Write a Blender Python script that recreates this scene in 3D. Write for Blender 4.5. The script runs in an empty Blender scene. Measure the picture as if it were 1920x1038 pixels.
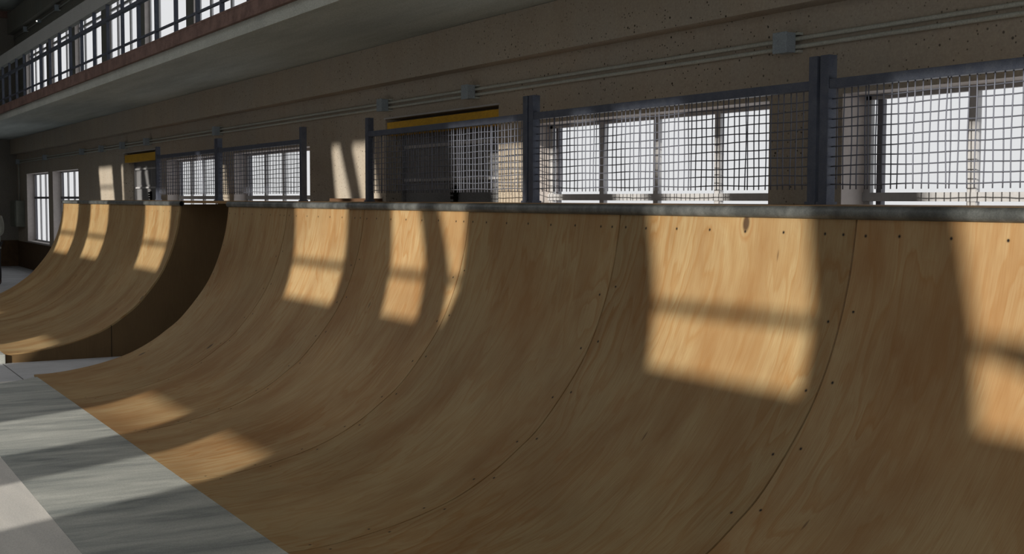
import bpy, bmesh, math, random
from mathutils import Vector, Matrix
from mathutils.geometry import tessellate_polygon
random.seed(7)
S = 1.7                      # metres per layout unit
FL = -1.06                   # floor level in layout units (eye level = 0)
col = bpy.context.scene.collection
PI = math.pi

def W(X, Y, Z):              # layout (X runs left along the hall, Y towards the windowed wall, Z up from the eye)
    return Vector((-X*S, Y*S, (Z-FL)*S))

# ------------------------------------------------------------------ mesh building
class MB:
    def __init__(s): s.v = []; s.f = []; s.smooth = []; s.uv = None
    def add(s, vs, fs, smooth=False):
        n = len(s.v); s.v += [Vector(v) for v in vs]
        s.f += [tuple(n+i for i in f) for f in fs]; s.smooth += [smooth]*len(fs)
        return s
    def box(s, x0, x1, y0, y1, z0, z1, bev=0):
        x0, x1 = sorted((x0, x1)); y0, y1 = sorted((y0, y1)); z0, z1 = sorted((z0, z1))
        P = [W(x, y, z) for x in (x0, x1) for y in (y0, y1) for z in (z0, z1)]
        if bev <= 0:
            return s.add(P, [(0,1,3,2),(4,6,7,5),(0,4,5,1),(2,3,7,6),(0,2,6,4),(1,5,7,3)])
        b = bmesh.new(); c = (P[0]+P[7])/2; d = P[7]-P[0]
        bmesh.ops.create_cube(b, size=1)
        for v in b.verts: v.co = Vector((c.x+v.co.x*abs(d.x), c.y+v.co.y*abs(d.y), c.z+v.co.z*abs(d.z)))
        bmesh.ops.bevel(b, geom=list(b.edges), offset=bev*S, segments=2, affect='EDGES', profile=.6)
        b.verts.index_update()
        s.add([v.co.copy() for v in b.verts], [[v.index for v in f.verts] for f in b.faces]); b.free()
        return s
    def tube(s, pts, r, n=8, cap=True, smooth=True):          # pts world metres
        pts = [Vector(p) for p in pts]; k = len(pts); rs = r if isinstance(r, (list, tuple)) else [r]*k
        vs = []; fs = []; prev = None
        for i, p in enumerate(pts):
            t = (pts[min(i+1, k-1)]-pts[max(i-1, 0)]).normalized()
            if prev is None:
                a = Vector((0,0,1)) if abs(t.z) < .9 else Vector((0,1,0)); u = t.cross(a).normalized()
            else:
                u = (prev-t*prev.dot(t)).normalized()
            prev = u; w = t.cross(u)
            for j in range(n):
                an = 2*PI*(j+.5)/n; vs.append(p+(u*math.cos(an)+w*math.sin(an))*rs[i])
        for i in range(k-1):
            for j in range(n):
                fs.append((i*n+j, i*n+(j+1) % n, (i+1)*n+(j+1) % n, (i+1)*n+j))
        s.add(vs, fs, smooth)
        if cap:
            m = len(s.v)-len(vs)
            s.f += [tuple(m+j for j in reversed(range(n))), tuple(m+(k-1)*n+j for j in range(n))]; s.smooth += [False, False]
        return s
    def prism(s, poly, x0, x1):     # poly = (Y,Z) outline, extruded along X
        n = len(poly); vs = [W(x0, y, z) for y, z in poly]+[W(x1, y, z) for y, z in poly]
        tris = tessellate_polygon([[Vector((y, z, 0)) for y, z in poly]])
        fs = [tuple(t) for t in tris]+[tuple(n+i for i in reversed(t)) for t in tris]
        fs += [(i, (i+1) % n, n+(i+1) % n, n+i) for i in range(n)]
        return s.add(vs, fs)
    def build(s, name, mat, parent=None, origin=None):
        me = bpy.data.meshes.new(name)
        if parent is not None:
            o0 = Vector(parent['_o'])
        else:
            if origin is None:
                xs = [v.x for v in s.v]; ys = [v.y for v in s.v]; zs = [v.z for v in s.v]
                origin = ((min(xs)+max(xs))/2, (min(ys)+max(ys))/2, min(zs))
            o0 = Vector(origin)
        me.from_pydata([v-o0 for v in s.v], [], s.f)
        for p, sm in zip(me.polygons, s.smooth): p.use_smooth = sm
        me.update()
        bm = bmesh.new(); bm.from_mesh(me); bmesh.ops.recalc_face_normals(bm, faces=bm.faces); bm.to_mesh(me); bm.free()
        if s.uv:
            ul = me.uv_layers.new(name='UVMap')
            for p in me.polygons:
                for li in p.loop_indices:
                    ul.data[li].uv = s.uv[me.loops[li].vertex_index]
        me.materials.append(mat)
        o = bpy.data.objects.new(name, me); col.objects.link(o)
        o['_o'] = tuple(o0)
        if parent is not None: o.parent = parent
        else: o.location = o0
        return o

def thing(name, base, label, cat, group=None):
    o = bpy.data.objects.new(name, None); col.objects.link(o)
    o.location = base; o['_o'] = tuple(base); o.empty_display_size = .2
    return tag(o, label, cat, group)
def tag(o, label, cat, group=None):
    o['label'] = label; o['category'] = cat
    if group: o['group'] = group
    return o
def struct(o, label=None):
    o['kind'] = 'structure'
    if label: o['label'] = label; o['category'] = o.name.split('_')[0].split('.')[0]
    return o

# ------------------------------------------------------------------ materials
def newmat(name):
    m = bpy.data.materials.new(name); m.use_nodes = True; nt = m.node_tree; nt.nodes.clear()
    out = nt.nodes.new('ShaderNodeOutputMaterial'); b = nt.nodes.new('ShaderNodeBsdfPrincipled')
    nt.links.new(b.outputs[0], out.inputs[0]); return m, nt, b
class N:
    def __init__(s, nt): s.nt = nt
    def n(s, t, **k):
        o = s.nt.nodes.new('ShaderNode'+t)
        for a, v in k.items(): setattr(o, a, v)
        return o
    def put(s, sock, v):
        if hasattr(v, 'is_linked') or hasattr(v, 'links'): s.nt.links.new(v, sock)
        elif v is not None: sock.default_value = v
    def math(s, op, a, b=None, c=None, clamp=False):
        o = s.n('Math', operation=op, use_clamp=clamp); s.put(o.inputs[0], a); s.put(o.inputs[1], b)
        if c is not None: s.put(o.inputs[2], c)
        return o.outputs[0]
    def coord(s, kind='Object'): return s.n('TexCoord').outputs[kind]
    def geo(s): return s.n('NewGeometry').outputs['Position']
    def map(s, v, scale=(1,1,1), loc=(0,0,0)):
        o = s.n('Mapping'); s.put(o.inputs[0], v); o.inputs['Scale'].default_value = scale; s.put(o.inputs['Location'], loc); return o.outputs[0]
    def noise(s, v, scale=1, det=4, rough=.5, dist=0):
        o = s.n('TexNoise'); s.put(o.inputs['Vector'], v); o.inputs['Scale'].default_value = scale
        o.inputs['Detail'].default_value = det; o.inputs['Roughness'].default_value = rough; o.inputs['Distortion'].default_value = dist
        return o.outputs['Fac']
    def ramp(s, f, pts):
        o = s.n('ValToRGB'); s.put(o.inputs[0], f); e = o.color_ramp.elements
        while len(e) < len(pts): e.new(.5)
        for i, (p, c) in enumerate(pts):
            e[i].position = p; e[i].color = (c, c, c, 1) if not isinstance(c, (tuple, list)) else (*c, 1)
        return o.outputs[0]
    def mix(s, f, a, b, mode='MIX'):
        o = s.n('Mix', data_type='RGBA', blend_type=mode); s.put(o.inputs[0], f)
        s.put(o.inputs[6], (*a, 1) if isinstance(a, tuple) else a); s.put(o.inputs[7], (*b, 1) if isinstance(b, tuple) else b)
        return o.outputs[2]
    def bump(s, h, st=.2, d=.01):
        o = s.n('Bump'); s.put(o.inputs['Height'], h); o.inputs['Strength'].default_value = st; o.inputs['Distance'].default_value = d
        return o.outputs[0]
    def sep(s, v):
        o = s.n('SeparateXYZ'); s.put(o.inputs[0], v); return o.outputs
    def comb(s, x, y, z=0.):
        o = s.n('CombineXYZ'); s.put(o.inputs[0], x); s.put(o.inputs[1], y); s.put(o.inputs[2], z); return o.outputs[0]

def plywood(name, light, mid, dark, uvmode=True, contrast=1.0, rough=.62):
    m, nt, b = newmat(name); q = N(nt)
    if uvmode:
        uv = q.coord('UV'); rnd = q.n('ObjectInfo').outputs['Random']
        sx, sy, _ = q.sep(uv)
        u = q.math('ADD', sx, q.math('MULTIPLY', rnd, 37.)); v = q.math('ADD', sy, q.math('MULTIPLY', rnd, 91.))
    else:
        rnd = q.n('ObjectInfo').outputs['Random']
        px, py, pz = q.sep(q.coord('Object')); u = q.math('ADD', q.math('ADD', py, px), q.math('MULTIPLY', rnd, 37.)); v = pz
    # growth-ring figure: a slowly warped field read as contour lines
    warp = q.noise(q.comb(q.math('MULTIPLY', u, 1.9), q.math('MULTIPLY', v, .55)), 1, 3, .55, .3)
    warp2 = q.noise(q.comb(q.math('MULTIPLY', u, 9.), q.math('MULTIPLY', v, 1.6), 4.), 1, 3, .6)
    g = q.math('ADD', q.math('ADD', q.math('MULTIPLY', u, 5.5), q.math('MULTIPLY', warp, 13.)), q.math('MULTIPLY', warp2, 1.6))
    fr = q.math('FRACT', g)
    ring = q.ramp(fr, [(0, .75), (.1, .0), (.55, .12), (.88, .75), (1, .85)])
    g2 = q.math('FRACT', q.math('MULTIPLY', g, 2.7)); ring2 = q.ramp(g2, [(0, .6), (.2, 0), (.8, .2), (1, .6)])
    fib = q.noise(q.comb(q.math('MULTIPLY', u, 170.), q.math('MULTIPLY', v, 5.)), 1, 2, .6)
    blot = q.ramp(q.noise(q.comb(q.math('MULTIPLY', u, 2.6), q.math('MULTIPLY', v, .9), 9.), 1, 4, .6), [(.42, 0), (.68, 1)])
    area = q.ramp(q.noise(q.comb(q.math('MULTIPLY', u, 1.3), q.math('MULTIPLY', v, .7), 2.), 1, 2, .5), [(.3, .25), (.7, 1)])
    lines = q.math('MULTIPLY', q.math('ADD', q.math('MULTIPLY', ring, .55*contrast), q.math('MULTIPLY', ring2, .28*contrast)), area)
    c = q.mix(lines, light, mid)
    c = q.mix(q.math('MULTIPLY', blot, .42*contrast), c, dark)
    c = q.mix(q.math('MULTIPLY', q.ramp(fib, [(.38, 0), (.72, 1)]), .4 if uvmode else .22), c, dark)
    tone = q.ramp(q.noise(q.comb(q.math('MULTIPLY', u, .9), q.math('MULTIPLY', v, 1.1), 17.), 1, 3, .5), [(.3, .86), (.7, 1.08)])
    c = q.mix(1., c, q.comb(tone, tone, tone), 'MULTIPLY')
    c = q.mix(q.math('MULTIPLY', q.math('FRACT', q.math('MULTIPLY', rnd, 7.31)), .9), c, q.mix(1., c, (.93, 1.0, .98), 'MULTIPLY'))
    c = q.mix(q.math('MULTIPLY', q.math('FRACT', q.math('MULTIPLY', rnd, 13.7)), .8), c, q.mix(1., c, (.86, .86, .86), 'MULTIPLY'))
    # knots and small pitch streaks
    vo = q.n('TexVoronoi'); vo.inputs['Scale'].default_value = 1.
    q.put(vo.inputs['Vector'], q.comb(q.math('MULTIPLY', u, 2.1), q.math('MULTIPLY', v, 1.25)))
    gate = q.math('GREATER_THAN', q.sep(vo.outputs['Color'])[0], .42)
    kd = vo.outputs['Distance']
    knot = q.math('MULTIPLY', q.ramp(kd, [(.034, .85), (.062, .0)]), gate)
    halo = q.math('MULTIPLY', q.ramp(kd, [(.075, .0), (.092, .5), (.12, 0)]), gate)
    c = q.mix(halo, c, dark); c = q.mix(knot, c, (.035, .017, .012))
    if uvmode:
        e = q.n('UVMap'); e.uv_map = 'EdgeMap'; ux = q.sep(e.outputs[0])[0]
        a1 = q.math('ABSOLUTE', q.math('SUBTRACT', sx, .068)); a2 = q.math('ABSOLUTE', q.math('SUBTRACT', ux, .062))
        vv = q.math('ADD', sy, q.math('MULTIPLY', q.math('LESS_THAN', ux, .3), .055)); pv = .187*S
        fv = q.math('MULTIPLY', q.math('ABSOLUTE', q.math('SUBTRACT', q.math('FRACT', q.math('DIVIDE', q.math('SUBTRACT', vv, .285*S-pv/2), pv)), .5)), pv)
        side = q.math('SQRT', q.math('ADD', q.math('POWER', q.math('MINIMUM', a1, a2), 2.), q.math('POWER', fv, 2.)))
        side = q.math('ADD', side, q.math('LESS_THAN', sy, .25*S))
        pu = .156*S; wob = q.math('MULTIPLY', q.noise(q.comb(q.math('MULTIPLY', u, 3.), 5.), 1, 1, .5), .02)
        fu = q.math('MULTIPLY', q.math('ABSOLUTE', q.math('SUBTRACT', q.math('FRACT', q.math('DIVIDE', q.math('SUBTRACT', sx, .105*S-pu/2), pu)), .5)), pu)
        fu = q.math('MINIMUM', fu, q.math('MINIMUM', a1, a2))
        tv = q.math('SUBTRACT', sy, q.math('ADD', .058*S-.01, wob))
        toprow = q.math('SQRT', q.math('ADD', q.math('POWER', fu, 2.), q.math('POWER', tv, 2.)))
        dd = q.math('MINIMUM', side, toprow)
        screw = q.ramp(dd, [(.0058, 1), (.0085, 0)])
    vs = q.n('TexVoronoi'); q.put(vs.inputs['Vector'], q.comb(q.math('MULTIPLY', u, 14.), q.math('MULTIPLY', v, 3.))); vs.inputs['Scale'].default_value = 1.
    st = q.math('MULTIPLY', q.ramp(vs.outputs['Distance'], [(.04, .6), (.11, 0)]), q.math('GREATER_THAN', q.sep(vs.outputs['Color'])[1], .93))
    c = q.mix(st, c, (.06, .025, .012))
    if uvmode: c = q.mix(screw, c, (.012, .008, .006))
    nt.links.new(c, b.inputs['Base Color']); b.inputs['Roughness'].default_value = rough
    b.inputs['Specular IOR Level'].default_value = .25
    nt.links.new(q.bump(fib, .05, .003), b.inputs['Normal'])
    return m

M = {}
M['ply'] = plywood('birch_plywood', (.425, .298, .155), (.34, .175, .062), (.265, .125, .042), contrast=1.75)
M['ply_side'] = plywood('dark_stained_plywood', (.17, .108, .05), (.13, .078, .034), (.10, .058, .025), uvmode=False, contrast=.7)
M['ply_edge'] = plywood('plywood_edge', (.34, .20, .09), (.25, .13, .05), (.2, .1, .04), uvmode=False, contrast=.5)

def plain(name, c, rough=.6, metal=0, var=.12, scale=6, bump=.05, spec=.3):
    m, nt, b = newmat(name); q = N(nt)
    f = q.noise(q.geo(), scale, 5, .6)
    k = q.ramp(f, [(.25, 1-var), (.75, 1+var)])
    nt.links.new(q.mix(1., c, q.comb(k, k, k), 'MULTIPLY'), b.inputs['Base Color'])
    b.inputs['Roughness'].default_value = rough; b.inputs['Metallic'].default_value = metal; b.inputs['Specular IOR Level'].default_value = spec
    if bump: nt.links.new(q.bump(f, bump, .01), b.inputs['Normal'])
    return m
def scuffed(name, c, c2, rough=.5, metal=.3, scale=9, amt=.6, fine=140, stretch=(1,1,1)):
    m, nt, b = newmat(name); q = N(nt); p = q.map(q.geo(), stretch)
    f = q.ramp(q.noise(p, scale, 6, .65), [(.4, 0), (.68, 1)]); g = q.noise(q.geo(), fine, 2, .7)
    cc = q.mix(q.math('MULTIPLY', f, amt), c, c2)
    k = q.ramp(g, [(.3, .78), (.7, 1.2)])
    nt.links.new(q.mix(1., cc, q.comb(k, k, k), 'MULTIPLY'), b.inputs['Base Color'])
    b.inputs['Roughness'].default_value = rough; b.inputs['Metallic'].default_value = metal
    nt.links.new(q.bump(g, .08, .002), b.inputs['Normal'])
    return m
def plaster(name, base, warm, cool, pits=1.0):
    m, nt, b = newmat(name); q = N(nt); p = q.geo()
    f = q.noise(p, .8, 5, .6); g = q.noise(q.map(p, (1, 1, .35)), 3.2, 5, .65)
    c = q.mix(q.ramp(f, [(.35, 0), (.65, 1)]), cool, base); c = q.mix(q.ramp(g, [(.45, 0), (.75, .6)]), c, warm)
    fine = q.noise(p, 60, 3, .7); k = q.ramp(fine, [(.3, .88), (.7, 1.1)])
    c = q.mix(1., c, q.comb(k, k, k), 'MULTIPLY')
    h = None
    for sc, th, gt, dens in ((17., .17, .55, 1.), (34., .22, .62, 1.)):
        vo = q.n('TexVoronoi'); q.put(vo.inputs['Vector'], p); vo.inputs['Scale'].default_value = sc
        d = q.math('MULTIPLY', q.ramp(vo.outputs['Distance'], [(th*.55, 1), (th, 0)]), q.math('GREATER_THAN', q.sep(vo.outputs['Color'])[0], gt))
        area = q.ramp(q.noise(p, .9, 2, .5), [(.3, .35), (.6, 1)])
        d = q.math('MULTIPLY', q.math('MULTIPLY', d, area), pits)
        c = q.mix(d, c, (.02, .016, .012)); h = d if h is None else q.math('ADD', h, d)
    nt.links.new(c, b.inputs['Base Color']); b.inputs['Roughness'].default_value = .9; b.inputs['Specular IOR Level'].default_value = .15
    nt.links.new(q.bump(q.math('SUBTRACT', fine, h), .25, .006), b.inputs['Normal'])
    return m
M['plaster'] = plaster('brown_pitted_plaster', (.40, .345, .275), (.345, .285, .22), (.37, .335, .285))
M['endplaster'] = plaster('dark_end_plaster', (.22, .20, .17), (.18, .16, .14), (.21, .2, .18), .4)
M['upplaster'] = plaster('grey_upper_plaster', (.215, .21, .185), (.19, .17, .14), (.2, .205, .185), .5)
M['reveal'] = plain('grey_reveal_paint', (.48, .44, .42), .85, var=.12, scale=12)
M['soffit'] = scuffed('grey_concrete_soffit', (.42, .47, .45), (.30, .335, .32), .9, 0, 1.6, .8, 70, (.35, 2.5, 1))
M['fascia'] = scuffed('pale_concrete_edge', (.48, .50, .45), (.36, .375, .34), .9, 0, 3, .6, 70)
M['beamgrey'] = scuffed('pale_grey_steel', (.36, .37, .355), (.29, .30, .285), .7, 0, 2, .5, 60)
M['rust'] = scuffed('rust_red_steel', (.225, .135, .11), (.11, .06, .045), .8, .0, 5, .9, 90)
M['bluesteel'] = scuffed('dark_blue_painted_steel', (.075, .088, .125), (.13, .145, .18), .5, .35, 14, .6, 220)
M['wire'] = plain('grey_blue_wire', (.13, .14, .175), .5, .3, var=.1, bump=0)
M['coping'] = scuffed('worn_steel_coping', (.08, .085, .082), (.22, .23, .22), .5, .2, 6, .8, 160, (1.3, 1, 1))
M['black'] = plain('black_recess', (.012, .011, .010), .9, var=.05)
M['frame'] = plain('white_grey_window_paint', (.42, .42, .43), .6, var=.1, scale=20)
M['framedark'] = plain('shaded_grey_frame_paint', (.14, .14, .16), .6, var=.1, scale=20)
M['yellow'] = scuffed('mustard_yellow_paint', (.62, .36, .02), (.45, .26, .02), .6, 0, 5, .6, 90, (1, 1, 2))
M['door'] = scuffed('grey_door_paint', (.20, .20, .205), (.14, .14, .145), .55, .0, 3, .7, 60)
M['doorbar'] = plain('pale_grey_door_bar', (.42, .42, .43), .5, .0)
M['pipe'] = scuffed('grey_green_conduit', (.42, .44, .40), (.32, .33, .30), .6, .0, 8, .5, 100)
M['boxblue'] = scuffed('blue_grey_junction_box', (.27, .32, .36), (.21, .25, .28), .55, .0, 12, .5, 120)
M['wains'] = plain('dark_brown_wainscot', (.075, .042, .017), .7, var=.25, scale=8)
M['fuse'] = plain('green_grey_enamel', (.16, .17, .14), .6, var=.12)
M['slatwood'] = plain('brown_board', (.10, .055, .03), .8)

def floor_mat(name, a, b2, joints=None, rough=.75, streak=(1.,1.,1.), sc=2.2, fine=130):
    m, nt, b = newmat(name); q = N(nt); p = q.geo()
    f = q.noise(q.map(p, streak), sc, 6, .62, .4); g = q.noise(p, fine, 2, .7)
    c = q.mix(q.ramp(f, [(.32, 0), (.68, 1)]), a, b2)
    k = q.ramp(g, [(.3, .86), (.7, 1.12)]); c = q.mix(1., c, q.comb(k, k, k), 'MULTIPLY')
    if joints:
        x, y, z = q.sep(p); ms = None
        for axis, off, per in joints:
            t = q.math('ABSOLUTE', q.math('SUBTRACT', q.math('FRACT', q.math('DIVIDE', q.math('SUBTRACT', x if axis == 'x' else y, off-per/2), per)), .5))
            l = q.math('LESS_THAN', t, .006/per); ms = l if ms is None else q.math('MAXIMUM', ms, l)
        c = q.mix(q.math('MULTIPLY', ms, .85), c, (.02, .02, .02))
    nt.links.new(c, b.inputs['Base Color']); b.inputs['Roughness'].default_value = rough; b.inputs['Specular IOR Level'].default_value = .3
    nt.links.new(q.bump(f, .05, .01), b.inputs['Normal'])
    return m
M['floor'] = floor_mat('pale_concrete_slabs', (.52, .525, .545), (.42, .43, .45), [('y', 1.188*S, 3.1), ('x', 5.1, 4.2)])
M['platform'] = floor_mat('pale_grey_boards', (.66, .635, .60), (.57, .555, .53), None, .7, (.5, 3., 1), 2.0)
M['mint'] = floor_mat('weathered_grey_green_sheet', (.21, .23, .225), (.50, .51, .475), None, .62, (3.0, .7, 1), 1.5, 100)

def glass_mat():
    m, nt, b = newmat('window_glass'); q = N(nt); nt.nodes.remove(b)
    t = q.n('BsdfTransparent'); t.inputs[0].default_value = (.95, .96, .97, 1); g = q.n('BsdfGlossy'); g.inputs['Roughness'].default_value = .05
    mx = q.n('MixShader'); mx.inputs[0].default_value = .035; nt.links.new(t.outputs[0], mx.inputs[1]); nt.links.new(g.outputs[0], mx.inputs[2])
    out = [n for n in nt.nodes if n.type == 'OUTPUT_MATERIAL'][0]; nt.links.new(mx.outputs[0], out.inputs[0]); return m
M['glass'] = glass_mat()
def emit_mat(name, c, s):
    m, nt, b = newmat(name); b.inputs['Base Color'].default_value = (*c, 1)
    b.inputs['Emission Color'].default_value = (*c, 1); b.inputs['Emission Strength'].default_value = s; return m
M['bulb'] = emit_mat('lit_bulb', (1., .97, .9), 1.2)

# ------------------------------------------------------------------ the ramps
PROF0 = [(2.352,-.030),(2.346,-.085),(2.338,-.14),(2.325,-.21),(2.296,-.315),(2.248,-.437),(2.179,-.555),(2.052,-.708),(1.957,-.785),(1.869,-.845),
         (1.762,-.900),(1.655,-.937),(1.536,-.966),(1.41,-.987),(1.3,-.998),(1.205,-1.0)]
def catmull(P, n):
    out = []
    for i in range(len(P)-1):
        p0 = P[max(i-1, 0)]; p1 = P[i]; p2 = P[i+1]; p3 = P[min(i+2, len(P)-1)]
        for k in range(n):
            t = k/n
            out.append(tuple(.5*((2*p1[j])+(-p0[j]+p2[j])*t+(2*p0[j]-5*p1[j]+4*p2[j]-p3[j])*t*t+(-p0[j]+3*p1[j]-3*p2[j]+p3[j])*t**3) for j in (0, 1)))
    return out+[P[-1]]
PROF = catmull(PROF0, 4)
def arc_table():
    s = [0]
    for a, b in zip(PROF[:-1], PROF[1:]): s.append(s[-1]+math.dist(a, b))
    return s
ARC = arc_table()
def on_profile(s):
    for i in range(len(ARC)-1):
        if ARC[i+1] >= s:
            t = (s-ARC[i])/(ARC[i+1]-ARC[i]); a, b = PROF[i], PROF[i+1]
            y, z = a[0]+(b[0]-a[0])*t, a[1]+(b[1]-a[1])*t; d = (b[0]-a[0], b[1]-a[1]); L = math.hypot(*d)
            return y, z, (d[1]/L, -d[0]/L)          # normal pointing into the hall (towards -Y / up)
    return PROF[-1][0], PROF[-1][1], (0., 1.)
TH = .012
def sheet(x0, x1, parent, seed, top=0.):
    gap = .0034; a, b = x0+gap, x1-gap; mb = MB(); mb.uv = []; uv2 = []; nx = 6
    n = len(PROF); off = []
    for i, (y, z) in enumerate(PROF):
        j0, j1 = max(i-1, 0), min(i+1, n-1); d = (PROF[j1][0]-PROF[j0][0], PROF[j1][1]-PROF[j0][1]); L = math.hypot(*d)
        off.append((y-d[1]/L*TH, max(z+d[0]/L*TH, -1.0-TH)))
    def vert(x, p, i): vs.append(W(x, *p)); mb.uv.append(((x-x0)*S, ARC[i]*S)); uv2.append(((x1-x)*S, 0))
    row = nx+1
    vs = []; fs = []
    for i in range(n):
        for k in range(row): vert(a+(b-a)*k/nx, PROF[i], i)
    for i in range(n-1):
        for k in range(nx): q = i*row+k; fs.append((q, q+1, q+row+1, q+row))
    mb.add(vs, fs, True)
    vs = []; fs = []
    for x in (a, b):                                   # edge bands
        m = len(vs)
        for i in range(n): vert(x, PROF[i], i); vert(x, off[i], i)
        for i in range(n-1): q = m+2*i; fs.append((q, q+1, q+3, q+2))
    for i in (0, n-1):
        m = len(vs); vert(a, PROF[i], i); vert(b, PROF[i], i); vert(b, off[i], i); vert(a, off[i], i); fs.append((m, m+1, m+2, m+3))
    m = len(vs)
    for i in range(n): vert(a, off[i], i); vert(b, off[i], i)
    for i in range(n-1): q = m+2*i; fs.append((q, q+1, q+3, q+2))
    mb.add(vs, fs, False)
    o = mb.build('plywood_sheet', M['ply'], parent)
    me = o.data; ul = me.uv_layers.new(name='EdgeMap')
    for p in me.polygons:
        for li in p.loop_indices: ul.data[li].uv = uv2[me.loops[li].vertex_index]
    return o

def ramp(x0, x1, edges, label, sheets_seed, base_z, slant=0.):
    t = thing('quarter_pipe_ramp', W((x0+x1)/2, 1.9, base_z), label, 'skate ramp', None)
    for i in range(len(edges)-1): sheet(edges[i], edges[i+1], t, sheets_seed+i)
    # side panels follow the curve and stand on the floor
    inner = [(y+.0, z) for y, z in PROF]
    for xe, sgn in ((x0, 1), (x1, -1)):
        poly = [(y + (TH*.9 if i < 40 else 0), z-(TH*.6)) for i, (y, z) in enumerate(PROF)]
        poly = [(max(y, 1.206), z) for y, z in poly]
        poly = poly+[(1.206, base_z), (3.185, base_z), (3.185, -.030)]
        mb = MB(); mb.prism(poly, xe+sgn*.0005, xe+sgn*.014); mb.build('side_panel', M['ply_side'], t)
    if base_z < -1.03:
        g = MB(); g.box(x0-.0012, x0+.002, 1.874, 1.878, base_z, -.848); g.build('panel_joint', M['black'], t)
    # deck
    d = MB(); d.box(x0, x1, 2.372, 3.186, -.028, -.0135); d.build('deck', M['ply_edge'], t)
    # coping pipe, open at its ends
    cp = MB(); R = .0172*S; yc, zc = 2.352, -.0315
    xa, xb = x0-(.035 if base_z < -1.03 else -.012), x1+.004
    A = [W(xa+(xb-xa)*k/40, yc, zc) for k in range(41)]
    cp.tube(A, R, 20, cap=False)
    B = [W(xa, yc, zc), W(xb, yc, zc)]
    cp.tube(B, R*.82, 20, cap=False)
    c = cp.build('coping', M['coping'], t); c['label'] = 'worn grey steel coping pipe'
    e = MB(); e.tube([W(xa+.03, yc, zc), W(xa+.04, yc, zc)], R*.81, 20); e.build('coping_hole', M['black'], c)  # black plug painted as the shade inside the hollow pipe end
    # shadow gap board under the coping
    gb = MB(); gb.box(x0+.01, x1-.01, 2.358, 2.372, -.06, -.0135); gb.build('ledger', M['ply_edge'], t)
    return t
NE = [7.424-1.0305*i for i in range(8)]
near = ramp(NE[-1], NE[0], sorted(NE), 'long curved plywood quarter pipe in the foreground with a steel coping', 10, -1.0)
LE = [8.497+1.031*i for i in range(5)]
LE = LE[::2]
far = ramp(LE[0], LE[-1], LE, 'shorter far plywood quarter pipe with dark side panel facing the gap', 40, FL)
# deck bridging the gap between both ramps
mb = MB(); mb.box(7.426, 8.495, 2.372, 3.186, -.028, -.0135)
tag(mb.build('deck_board', M['ply_edge']), 'narrow plywood deck board bridging the gap between the two ramps', 'board')
mb = MB(); mb.box(7.0, 7.62, 3.09, 3.186, -.0135, .006)
tag(mb.build('low_timber_ledge', M['slatwood']), 'low dark timber ledge on the deck against the wall', 'ledge')

# flat sheets at the foot of each ramp
mb = MB(); a = [(-2.0,.70),(-2.0,1.2045),(7.318,1.2045),(7.14,.984),(6.9,.70)]
n = len(a); vs = [W(x, y, -1.0) for x, y in a]+[W(x, y, -1.008) for x, y in a]
mb.add(vs, [tuple(range(n)), tuple(reversed(range(n, 2*n)))]+[(i, (i+1) % n, n+(i+1) % n, n+i) for i in range(n)])
tag(mb.build('flat_bottom_sheet', M['mint']), 'long weathered grey-green flat sheet along the foot of the near ramp', 'floor sheet')
mb = MB(); mb.box(8.47, 12.6, .62, 1.2045, FL, -1.0, .004)
tag(mb.build('flat_bottom_sheet', M['mint']), 'raised grey flat platform at the foot of the far ramp, at the left edge', 'floor sheet')

# ------------------------------------------------------------------ hall shell
WY = 3.19
def holed_wall(name, mat, y0, y1, outer, holes, reveal_idx=None):
    """outer/holes in (X,Z); wall between y0 and y1 with through holes, one mesh"""
    polys = [[Vector((x, z, 0)) for x, z in outer]]+[[Vector((x, z, 0)) for x, z in h] for h in holes]
    tris = tessellate_polygon(polys)
    flat = [p for pl in polys for p in pl]; n = len(flat)
    mb = MB(); vs = [W(p.x, y0, p.y) for p in flat]+[W(p.x, y1, p.y) for p in flat]
    fs = [tuple(t) for t in tris]+[tuple(n+i for i in reversed(t)) for t in tris]; k = 0
    for pl in polys:
        m = len(pl); fs += [(k+i, k+(i+1) % m, n+k+(i+1) % m, n+k+i) for i in range(m)]; k += m
    mb.add(vs, fs); return mb.build(name, mat)
def rect(x0, x1, z0, z1): return [(x0, z0), (x1, z0), (x1, z1), (x0, z1)]
XE = 20.8; XN = -3.2; TOP = 2.93
wins = [(1.44,3.16),(3.53,5.25),(8.225,9.93),(10.37,11.97),(16.11,17.83),(18.15,19.92),(-.7,1.02),(-2.85,-1.15)]
doors = [(5.566,6.955),(12.385,13.705)]
holes = [rect(a, b, -.637, .372) for a, b in wins]+[rect(a, b, FL+.002, .487) for a, b in doors]
# upper windows: 3 panes each, pilasters on a pitch of 1.72
up_p = [18.0-1.72*k for k in range(13)]
up = []
for k in range(12):
    hi = up_p[k]-.11; lo = up_p[k+1]+.13
    if lo > XN: up.append((lo, hi))
up = [(18.11, 19.75)]+up
struct(holed_wall('wall_right_upper', M['upplaster'], WY, WY+.068, rect(XN, XE, .916, TOP), [rect(a, b, 1.27, 2.28) for a, b in up]))
struct(holed_wall('wall_right', M['plaster'], WY, WY+.135, rect(XN, XE, FL, .915), holes))
mb = MB(); mb.box(XN, XE-.002, 3.095, WY, .69, .915)
struct(mb.build('trim_1', M['plaster']))
mb = MB(); mb.box(XN, XE-.002, 3.095, WY, 2.545, 2.86)
struct(mb.build('trim_2', M['upplaster']))

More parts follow.
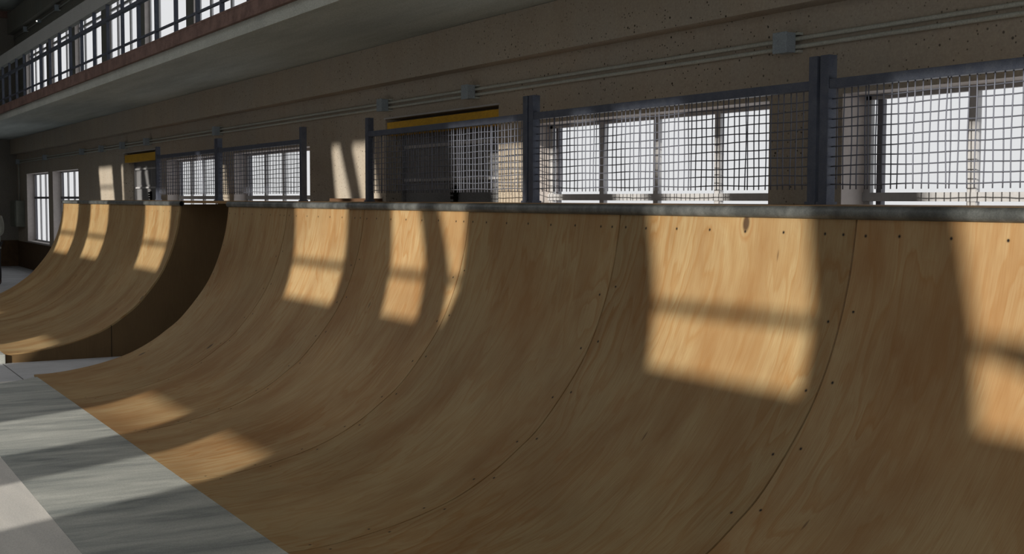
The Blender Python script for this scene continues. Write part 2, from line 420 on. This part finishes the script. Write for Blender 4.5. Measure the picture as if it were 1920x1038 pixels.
# windows (frames, mullions, transoms, glass)
def window(i, x0, x1, z0, z1, npane, tr, light=True, pitch=None, mw=.034, off=0, dep=.11, post=True, th=.018):
    y0 = WY+dep; y1 = y0+th
    f = MB()
    f.box(x0, x1, y0, y1, z0, z0+.022); f.box(x0, x1, y0, y1, z1-.02, z1)
    f.box(x0, x0+.012, y0, y1, z0, z1); f.box(x1-.03, x1, y0, y1, z0, z1)
    w = (x1-.05-x0-.012)/npane if pitch is None else pitch
    for k in range(1, npane+1):
        x = x0+.012+w*k if pitch is None else off-pitch*k
        if x0+.03 < x < x1-.06: f.box(x-mw/2, x+mw/2, y0-.003, y1, z0, z1)
    o = struct(f.build('window_%d' % i, M['frame']))
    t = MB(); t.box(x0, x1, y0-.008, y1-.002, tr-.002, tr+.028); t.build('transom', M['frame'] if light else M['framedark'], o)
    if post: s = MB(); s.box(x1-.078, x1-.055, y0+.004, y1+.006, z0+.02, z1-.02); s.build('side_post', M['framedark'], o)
    g = MB(); yg = (y0+y1)/2; g.add([W(x0+.01, yg, z0+.01), W(x1-.02, yg, z0+.01), W(x1-.02, yg, z1-.01), W(x0+.01, yg, z1-.01)], [(0,1,2,3)]); g.build('pane', M['glass'], o)
    sl = MB(); sl.box(x0+.001, x1-.001, WY-.006, y0, z0-.02, z0+.0005); sl.build('sill', M['reveal'], o)
    rv = MB(); e = .0015
    rv.box(x1-e, x1-.0002, WY+.0008, y0, z0, z1); rv.box(x0+.0002, x0+e, WY+.0008, y0, z0, z1); rv.box(x0+e, x1-e, WY+.0008, y0, z1-e, z1-.0002)
    rv.build('reveal_lining', M['reveal'], o)
    return o
k = 1
for a, b in wins:
    window(k, a, b, -.637, .372, 4, .0 if True else 0, light=a < 15); k += 1
for a, b in up:
    y = None
    window(k, a, b, 1.27, 2.28, 60, 2.09, pitch=.5733, off=14.094+.5733*12, mw=.05, dep=.05, post=False, th=.014); k += 1

# doors
def door(i, x0, x1, latch):
    y = WY+.125
    fr = MB(); fr.box(x0, x0+.02, y-.02, y+.03, FL+.003, .485); fr.box(x1-.02, x1, y-.02, y+.03, FL+.003, .485); fr.box(x0, x1, y-.02, y+.03, .40, .4865)
    o = struct(fr.build('door_%d' % i, M['door']))
    xm = (x0+x1)/2
    for a, b in ((x0+.021, xm-.004), (xm+.004, x1-.021)):
        lf = MB(); lf.box(a, b, y, y+.02, FL+.005, .40); L = lf.build('door_leaf', M['door'], o)
        pn = MB()
        for z0, z1 in ((-.98,-.55),(-.5,-.02),(.15,.285)): pn.box(a+.06, b-.06, y-.004, y+.001, z0, z1)
        pn.build('panel', M['door'], L)
        for z in (.118, .318, -.5):
            br = MB(); br.box(a+.01, b-.01, y-.016, y-.0005, z-.009, z+.009); br.build('crossbar', M['doorbar'], L)
    lk = MB()
    for z in (.06,.035,.01,-.02): lk.box(xm-.02, xm+.018, y-.035, y-.001, z-.008, z+.010, .003)
    lk.box(xm-.008, xm+.008, y-.02, y-.001, -.1, .08); lk.build('latch', M['black'], o)
    ln = MB(); ln.box(x0+.002, x1-.002, WY+.008, WY+.08, .388, .468, .004); h = ln.build('roller_housing', M['yellow'], o); h['label'] = 'mustard yellow housing across the head of the doorway'
    lt = MB(); lt.box(x0-.01, x1+.01, WY-.008, WY+.012, .4868, .495); lt.build('lit_edge_strip', M['frame'], o)  # pale strip painted as the lit concrete edge over the doorway
door(1, 5.566, 6.955, True); door(2, 12.385, 13.705, True)

# end wall with brown wainscot, concrete floor, platform, upper ceiling
mb = MB(); mb.box(XE, XE+.2, -5, WY+.2, FL, TOP); struct(mb.build('wall_back', M['endplaster']))
mb = MB(); mb.box(XE-.012, XE, -5, WY, FL, -.654); struct(mb.build('baseboard_back', M['wains']))
mb = MB(); mb.box(12.63, XE-.012, WY-.012, WY, FL, -.664); struct(mb.build('baseboard_right', M['wains']))
mb = MB(); mb.box(XN, XE+.2, -5.1, WY+.2, FL-.08, FL); struct(mb.build('floor', M['floor']))
mb = MB()
a = [(XN,-5.0),(XN,.6995),(6.9,.6995),(5.2,-1.2),(5.2,-5.0)]
n = len(a); vs = [W(x, y, -1.0) for x, y in a]+[W(x, y, FL) for x, y in a]
mb.add(vs, [tuple(range(n)), tuple(reversed(range(n, 2*n)))]+[(i, (i+1) % n, n+(i+1) % n, n+i) for i in range(n)])
struct(mb.build('floor.001', M['platform']))
mb = MB(); mb.box(XN, 7.31, .7, 3.185, FL, -1.013); struct(mb.build('floor.002', M['platform']))
SK = (-3.9, .6, 3.5, 16.)      # added unseen skylight for fill light: Y from, Y to, X from, X to
mb = MB()
mb.box(XN, XE+.2, SK[1], WY+.2, TOP, TOP+.1); mb.box(XN, XE+.2, -5.1, SK[0], TOP, TOP+.1)
mb.box(XN, SK[2], SK[0], SK[1], TOP, TOP+.1); mb.box(SK[3], XE+.2, SK[0], SK[1], TOP, TOP+.1)
struct(mb.build('ceiling', M['soffit']))
mb = MB(); yy = SK[0]  # baffles added to keep the low sun out of the added skylight
while yy < SK[1]:
    mb.box(SK[2]+.001, SK[3]-.001, yy, yy+.02, TOP-.02, TOP+.20); yy += .5
mb.box(SK[2]+.001, SK[2]+.03, SK[0], SK[1], TOP+.0, TOP+.3); mb.box(SK[3]-.03, SK[3]-.001, SK[0], SK[1], TOP, TOP+.3)
struct(mb.build('window_40', M['frame']))

# balcony slab over the ramps
YF = 2.246
mb = MB(); mb.box(XN, XE, YF, WY, .917, .995); struct(mb.build('ceiling.001', M['soffit']))
mb = MB(); mb.box(XN, XE-.001, YF-.004, YF, .9165, .992); struct(mb.build('trim_3', M['fascia']))
mb = MB(); mb.box(XN, XE-.001, YF-.03, YF+.04, 1.066, 1.078); mb.box(XN, XE-.001, YF-.03, YF+.04, .990, 1.0); mb.box(XN, XE-.001, YF-.006, YF+.006, .99, 1.078)
mb.box(XN, XE-.001, YF-.028, YF-.004, 1.0, 1.066)
tag(mb.build('edge_beam', M['rust']), 'rust-red steel beam running along the edge of the balcony', 'beam')
mb = MB(); mb.box(XN, XE-.001, YF-.02, YF+.03, 1.522, 1.652)
tag(mb.build('grey_beam', M['beamgrey']), 'long pale grey steel beam above the balcony railing', 'beam')
rail = thing('balcony_railing', W(10, YF, 1.078), 'dark blue steel railing with uprights along the balcony edge', 'railing')
h = MB(); h.box(XN, XE-.002, YF-.016, YF+.014, 1.393, 1.419); h.build('handrail', M['bluesteel'], rail)
h = MB(); h.box(XN, XE-.002, YF-.008, YF+.008, 1.142, 1.156); h.build('lower_rail', M['bluesteel'], rail)
for i in range(-2, 42):
    x = (2.975+.2182*i)*YF-.0
    if x < XN or x > XE-.05 or x < 2.5: continue
    h = MB(); h.box(x-.012, x+.012, YF-.012, YF+.012, 1.079, 1.521); h.build('upright', M['bluesteel'], rail)
# rusty beam high on the end wall
mb = MB(); mb.box(XE-.06, XE-.001, .5, 3.094, 2.80, 2.815); mb.box(XE-.06, XE-.001, .5, 3.094, 2.88, 2.895); mb.box(XE-.03, XE-.001, .5, 3.094, 2.815, 2.88)
tag(mb.build('rusty_beam', M['rust']), 'short rusty steel beam high on the dark end wall, top left corner', 'beam')

# ------------------------------------------------------------------ conduit on the wall
def conduit(z, label, grp):
    mb = MB(); pts = [W(XE-.03-.05-(XE-XN-.3)*k/60, WY-.016, z) for k in range(61)]; mb.tube(pts, .0082*S, 10)
    tag(mb.build('conduit_pipe', M['pipe']), label, 'pipe', grp)
conduit(.582, 'upper of the two grey conduit pipes running along the wall', 'twin conduits')
conduit(.553, 'lower of the two grey conduit pipes running along the wall', 'twin conduits')
boxes = [(3.407,'largest and nearest grey junction box, right end of the conduit'),(5.811,'grey junction box above the right end of the near yellow doorway'),
 (6.9,'grey junction box above the left end of the near yellow doorway'),(10.246,'grey junction box above the window between two mesh fence panels'),
 (12.556,'small junction box above the right end of the far doorway'),(13.583,'small junction box above the left end of the far doorway'),
 (14.603,'small junction box on the conduit just left of the far doorway'),(15.675,'small junction box right of the narrow far windows'),
 (18.139,'tiny junction box above the pier between the two far windows'),(20.43,'tiny junction box at the far corner above the fuse cabinet')]
def jbox(x, z, lab):
    t = thing('junction_box', W(x, WY, z-.036), lab, 'electrical box', 'junction boxes on the wall')
    b = MB(); b.box(x-.034, x+.034, WY-.064, WY-.022, z-.036, z+.036, .003); b.build('body', M['boxblue'], t)
    l = MB(); l.box(x-.036, x+.036, WY-.070, WY-.0635, z-.038, z+.038, .002); l.build('lid', M['boxblue'], t)
    for za in (.027, -.036): m = MB(); m.box(x-.048, x+.02, WY-.0225, WY, z+za, z+za+.009); m.build('bracket', M['pipe'], t)
for x, lab in boxes: jbox(x, .568, lab)
jbox(17.057, 2.477, 'upper storey junction box on the high wall, right of the tiny lamp')
jbox(19.5, 2.485, 'upper storey junction box on the high wall, left of the tiny lamp')
mb = MB(); mb.tube([W(XN+.3, WY-.02, 2.48), W(XE-.1, WY-.02, 2.48)], .0075*S, 8)
tag(mb.build('conduit_pipe', M['pipe']), 'single conduit pipe high on the upper storey wall', 'pipe')
lamp = thing('wall_lamp', W(18.451, WY, 2.45), 'tiny lit lamp on the high wall at the upper left', 'lamp')
b = MB(); b.box(18.41, 18.49, WY-.05, WY-.001, 2.455, 2.50, .004); b.build('housing', M['boxblue'], lamp)
bm_ = bmesh.new(); bmesh.ops.create_uvsphere(bm_, u_segments=14, v_segments=8, radius=.010*S); bm_.verts.index_update()
b = MB(); c = W(18.451, WY-.058, 2.474); b.add([v.co+c for v in bm_.verts], [[v.index for v in f.verts] for f in bm_.faces], True); bm_.free(); b.build('bulb', M['bulb'], lamp)
fb = thing('fuse_cabinet', W(20.4, WY, -.43), 'tall narrow grey-green cabinet on the wall in the far corner', 'cabinet')
b = MB(); b.box(20.14, 20.66, WY-.13, WY-.001, -.43, -.03, .006); b.build('body', M['fuse'], fb)
b = MB(); b.box(20.17, 20.63, WY-.14, WY-.1305, -.41, -.05, .004); b.build('cabinet_door', M['fuse'], fb)
b = MB(); b.tube([W(20.43, WY-.03, .53), W(20.43, WY-.03, -.03)], .009*S, 8); b.build('riser_pipe', M['pipe'], fb)

# ------------------------------------------------------------------ mesh fence on the deck
FY = 2.95
def fence(x0, x1, label, seed):
    t = thing('mesh_fence_panel', W((x0+x1)/2, FY, -.0135), label, 'fence panel', 'wire mesh fence panels')
    for x, s in ((x0, 1), (x1, -1)):
        c = x+s*.026
        p = MB(); p.box(c-.019, c+.019, FY-.019, FY+.019, -.0135, .472, .002); p.build('post', M['bluesteel'], t)
        pl = MB(); pl.box(c-.024, c+.024, FY-.0245, FY+.024, -.0134, -.004); pl.build('base_plate', M['bluesteel'], t)
    r = MB(); r.box(x0+.046, x1-.046, FY-.016, FY+.016, .362, .393, .002); r.build('top_rail', M['bluesteel'], t)
    rnd = random.Random(seed); m = MB(); wr = .0022*S; xa, xb = x0+.046, x1-.046
    def wob(a, b, ph): return .0016*math.sin(a*17+ph)+.0011*math.sin(b*29+ph*2)
    pitch = .0304; nv = int((xb-xa)/pitch); k = 0; xs = []
    x = xa+.012
    while x < xb-.008:
        xs.append(x); k += 1; x += pitch if k % 11 else pitch*.45
    for i, x in enumerate(xs):
        ph = rnd.uniform(0, 6)
        if i % 11 == 0: amp = 1.8
        else: amp = 1
        m.tube([W(x+amp*wob(z, x, ph)*.9, FY+(.0016 if i % 2 else -.0016), z) for z in [.364-(.364-.036)*j/13 for j in range(14)]], wr, 5, smooth=True)
    z = .052; zs = []
    while z < .355: zs.append(z); z += .0306
    for j, z in enumerate(zs):
        ph = rnd.uniform(0, 6); n = 40
        m.tube([W(xa-.003+(xb-xa+.006)*q/n, FY+.0016*math.cos(q*PI), z+wob(xa+(xb-xa)*q/n, z, ph)) for q in range(n+1)], wr, 5, smooth=True)
    m.build('wire_mesh', M['wire'], t)
    return t
P = [3.012-1.836, 3.012, 4.848, 6.684]
fence(P[0], P[1], 'nearest mesh fence panel, cut by the right edge of the photo', 1)
fence(P[1], P[2], 'second mesh fence panel from the right, in front of the big window', 2)
fence(P[2], P[3], 'mesh fence panel in front of the near doorway with yellow head', 3)
fence(7.70, 9.56, 'far mesh fence panel just left of the gap, right of the two', 4)
fence(9.56, 11.40, 'farthest mesh fence panel, ending beside the far yellow doorway', 5)

# ------------------------------------------------------------------ the figure at the left edge
def skinned(name, pts, edges, mat, parent, sub=2):
    me = bpy.data.meshes.new(name); o0 = Vector(parent['_o'])
    base = Vector(parent['_b'])
    me.from_pydata([base+Vector(p[:3])-o0 for p in pts], edges, []); me.materials.append(mat)
    o = bpy.data.objects.new(name, me); col.objects.link(o); o.parent = parent
    md = o.modifiers.new('skin', 'SKIN'); md.use_smooth_shade = True
    for v, p in zip(me.skin_vertices[0].data, pts):
        r = p[3]; v.radius = r if isinstance(r, tuple) else (r, r)
    me.skin_vertices[0].data[0].use_root = True
    sb = o.modifiers.new('sub', 'SUBSURF'); sb.levels = sub; sb.render_levels = sub
    o['_o'] = tuple(o0); return o
M['skin'] = plain('skin', (.42, .26, .19), .6, var=.05, bump=0); M['jacket'] = plain('grey_jacket', (.30, .305, .27), .9, var=.15)
M['trousers'] = plain('dark_trousers', (.03, .028, .03), .9); M['boots'] = plain('dark_red_brown_boots', (.05, .02, .018), .6); M['hair'] = plain('dark_hair', (.03, .02, .015), .8)
pb = W(16.17, 2.175, FL)
man = thing('person', pb, 'person in a grey jacket and dark trousers at the far left edge of the photo', 'person'); man['_b'] = tuple(pb)
man.rotation_euler = (0, 0, math.radians(59.5))
bodyp = [(0,0,.95,(.15,.11)),(0,0,1.15,(.14,.10)),(0,0,1.36,(.17,.11)),(0,0,1.50,.055),(0,.01,1.58,(.072,.085)),(0,.005,1.68,(.078,.095)),(0,.0,1.74,(.055,.07))]
bodye = [(0,1),(1,2),(2,3),(3,4),(4,5),(5,6)]
def chain(start, pts):
    global bodyp, bodye
    prev = start
    for p in pts: bodyp.append(p); bodye.append((prev, len(bodyp)-1)); prev = len(bodyp)-1
    return prev
ARMS = {}
for sx in (-1, 1):
    hand = chain(2, [(sx*.17,0,1.41,.055),(sx*.195,.02,1.24,.046),(sx*.195,.0,1.10,.04),(sx*.16,-.11,1.05,.034),(sx*.115,-.18,1.03,.026),(sx*.08,-.20+sx*.015,1.01,(.03,.02))])
    hp = bodyp[hand]
    for k, (dz, L) in enumerate(((.03,.068),(.01,.078),(-.01,.072),(-.028,.056))):
        chain(hand, [(hp[0]-sx*.03,hp[1]-.004,hp[2]+dz,.0095),(hp[0]-sx*(.03+L*.5),hp[1]-.002,hp[2]+dz-.004,.0088),(hp[0]-sx*(.03+L),hp[1]+.012,hp[2]+dz-.010,.008)])
    chain(hand-1, [(hp[0]+sx*.005,hp[1]-.008,hp[2]+.045,.011),(hp[0]-sx*.015,hp[1]-.012,hp[2]+.062,.010),(hp[0]-sx*.035,hp[1]-.010,hp[2]+.066,.009)])
    chain(0, [(sx*.09,0,.88,.09),(sx*.105,-.01,.68,.07),(sx*.11,-.015,.5,.056),(sx*.115,.01,.32,.052),(sx*.115,.02,.1,.038),(sx*.12,-.05,.04,.036),(sx*.125,-.15,.03,.026)])
skinned('body', bodyp, bodye, M['skin'], man, 2)
jp = [(0,0,.98,(.185,.135)),(0,0,1.15,(.165,.125)),(0,0,1.36,(.195,.13)),(0,0,1.47,(.09,.08)),(0,0,.82,(.20,.14)),(0,0,.70,(.205,.145))]; je = [(0,1),(1,2),(2,3),(0,4),(4,5)]
for sx in (-1, 1):
    n0 = len(jp); jp += [(sx*.175,0,1.40,.072),(sx*.197,.02,1.24,.06),(sx*.195,.0,1.10,.056),(sx*.16,-.11,1.05,.05),(sx*.12,-.172,1.032,.044)]
    je += [(2,n0)]+[(n0+i,n0+i+1) for i in range(4)]
skinned('jacket', jp, je, M['jacket'], man, 2)
tp = [(0,0,.93,(.16,.12))]; te = []
for sx in (-1, 1):
    n0 = len(tp); tp += [(sx*.09,0,.84,.10),(sx*.105,-.01,.66,.082),(sx*.11,-.015,.48,.07),(sx*.115,.01,.3,.066),(sx*.115,.02,.10,.06)]
    te += [(0,n0)]+[(n0+i,n0+i+1) for i in range(4)]
skinned('trousers', tp, te, M['trousers'], man, 2)
for sx in (-1, 1):
    skinned('boot', [(sx*.115,.03,.17,.055),(sx*.115,.03,.055,(.055,.05)),(sx*.12,-.06,.05,(.05,.045)),(sx*.125,-.16,.04,(.048,.034))], [(0,1),(1,2),(2,3)], M['boots'], man, 2)
skinned('hair', [(0,.03,1.70,(.088,.095)),(0,.015,1.76,(.07,.08)),(0,.06,1.62,(.07,.05))], [(0,1),(0,2)], M['hair'], man, 2)
def blob(name, c, r, sc_, mat):
    b_ = bmesh.new(); bmesh.ops.create_uvsphere(b_, u_segments=12, v_segments=8, radius=r); b_.verts.index_update(); m_ = MB(); c = pb+Vector(c)
    m_.add([Vector((v.co.x*sc_[0], v.co.y*sc_[1], v.co.z*sc_[2]))+c for v in b_.verts], [[v.index for v in f.verts] for f in b_.faces], True); b_.free(); m_.build(name, mat, man)
blob('nose', (0,-.088,1.625), .014, (1,1.3,1.7), M['skin']); blob('mouth', (0,-.078,1.585), .02, (1.2,.4,.35), M['boots'])
for sx in (-1, 1):
    blob('eye', (sx*.03,-.082,1.65), .011, (1.2,.7,.8), M['hair']); blob('ear', (sx*.078,.01,1.63), .024, (.4,.8,1.3), M['skin'])

# ------------------------------------------------------------------ opposite wall: unseen window openings, shaped to cast the sun patches
A_, B_ = .6, .3
OY = -5.0
def bp(X, Y, Z): return (X-A_*(Y-OY), Z+B_*(Y-OY))
def hole(pts): return [bp(*p) for p in pts]
holes = []
def pane_pair(tl, tr, bl, br, ml, mr, gap=.034):
    """a tall opening split by one glazing bar; corners already on the opposite wall (x,z)"""
    mlx, mlz = ml; mrx, mrz = mr
    holes.append([tl, tr, (mrx, mrz+gap/2), (mlx, mlz+gap/2)])
    holes.append([(mlx, mlz-gap/2), (mrx, mrz-gap/2), br, bl])
T = 2.19; M1 = 1.872; BZ = 1.672
def std(xl, w=.71, lean=.085):
    pane_pair((xl, T), (xl-w, T), (xl-lean-.02, BZ), (xl-w-lean*.5, BZ), (xl-lean*.9, M1), (xl-w-.05, M1))
for xl in (-2.45, -1.26, 1.867, 5.03, 6.95, 8.18): std(xl)
# the bay crossed by a slanting brace
pane_pair((.655,T), (.375,T), (.555,BZ), (.205,BZ), (.581,M1), (.24,M1))
pane_pair((.195,T), (-.055,T), (-.005,BZ), (-.02,BZ), (.02,M1), (-.08,M1))
# upper lights, reaching the wall behind the ramps
U1, U0 = 2.812, 2.30
def upper(tl, tr, bl, br, bar=False):
    def at(t, b, z): f = (z-U0)/(U1-U0); return b+(t-b)*f
    if bar:
        za, zb = 2.606, 2.578
        holes.append([(tl, U1), (tr, U1), (at(tr, br, za), za), (at(tl, bl, za), za)])
        holes.append([(at(tl, bl, zb), zb), (at(tr, br, zb), zb), (br, U0), (bl, U0)])
    else: holes.append([(tl, U1), (tr, U1), (br, U0), (bl, U0)])
upper(10.04, 9.36, 9.89, 9.21, True)
upper(8.92, 8.84, 8.84, 8.79); upper(8.69, 8.48, 8.67, 8.46); upper(8.33, 8.22, 8.05, 7.98)
upper(2.903, 2.765, 2.79, 2.50); upper(2.56, 2.26, 2.33, 2.08)
U1 = 2.745                     # these lights sit just lower and stay clear of the fence's top rail
upper(5.36, 5.24, 5.30, 5.10)
holes.append([(6.97, 2.46), (6.35, 2.46), (6.95, 2.30), (6.32, 2.30)][:2]+[(6.32, 2.30), (6.95, 2.30)])
holes.append([(4.17, 2.46), (3.54, 2.46), (3.5, 2.30), (4.15, 2.30)])
upper(.88, .2, .80, .10)
upper(-.27, -.42, -.36, -.66); upper(-.58, -1.03, -.78, -1.13)
upper(-2.05, -2.75, -2.15, -2.85)
# low lights that lay bands across the floor
for x0, x1 in ((1.62, 2.37), (.55, 1.14), (4.7, 5.33), (7.2, 7.9), (9.2, 9.9)):
    holes.append([(x1-.06, 1.0), (x0-.06, 1.0), (x0+.20, .35), (x1+.20, .35)])
struct(holed_wall('wall_left', M['plaster'], OY-.02, OY, rect(XN, XE+.2, FL, TOP), holes))

# ------------------------------------------------------------------ light
sc = bpy.context.scene
sun = bpy.data.lights.new('sun', 'SUN'); sun.energy = 5.4; sun.angle = math.radians(.46); sun.color = (1., .935, .83)
so = bpy.data.objects.new('sun', sun); col.objects.link(so)
d = Vector((-A_, 1, -B_)).normalized(); so.rotation_euler = d.to_track_quat('-Z', 'Y').to_euler(); so.location = W(0, -9, 4)
w = bpy.data.worlds.new('sky'); sc.world = w; w.use_nodes = True; nt = w.node_tree; nt.nodes.clear(); q = N(nt)
o = q.n('OutputWorld'); bg = q.n('Background'); nt.links.new(bg.outputs[0], o.inputs[0])
zz = q.sep(q.coord('Generated'))[2]
nt.links.new(q.ramp(zz, [(0, (.83, .83, .83)), (.35, (.86, .86, .88)), (1., (.93, .93, .93))]), bg.inputs[0]); bg.inputs[1].default_value = .93

# ------------------------------------------------------------------ camera
yaw, pitch, roll = math.radians(59.551), math.radians(3.566), math.radians(.1413)
fw = Vector((math.sin(yaw)*math.cos(pitch), math.cos(yaw)*math.cos(pitch), -math.sin(pitch)))
rt = Vector((-math.cos(yaw), math.sin(yaw), 0)); upv = rt.cross(fw)
if upv.z < 0: upv = -upv
r2 = rt*math.cos(roll)+upv*math.sin(roll); u2 = upv*math.cos(roll)-rt*math.sin(roll)
fx = lambda v: Vector((-v.x, v.y, v.z))
R3 = Matrix((fx(r2), fx(u2), -fx(fw))).transposed()
cam = bpy.data.cameras.new('camera'); co = bpy.data.objects.new('camera', cam); col.objects.link(co)
co.matrix_world = Matrix.Translation(W(0, 0, 0)) @ R3.to_4x4()
cam.sensor_fit = 'HORIZONTAL'; cam.sensor_width = 36; cam.lens = 2322.19/1920*36; cam.clip_start = .05; cam.clip_end = 200
sc.camera = co
sc.view_settings.view_transform = 'Standard'; sc.view_settings.look = 'None'; sc.view_settings.gamma = 1; sc.view_settings.use_curve_mapping = False
sc.view_settings.exposure = 0.08
sc.cycles.use_denoising = True
sc.cycles.max_bounces = 10; sc.cycles.diffuse_bounces = 6; sc.cycles.transparent_max_bounces = 12
for ob in bpy.data.objects:
    for kk in ('_o', '_b'):
        if kk in ob.keys(): del ob[kk]
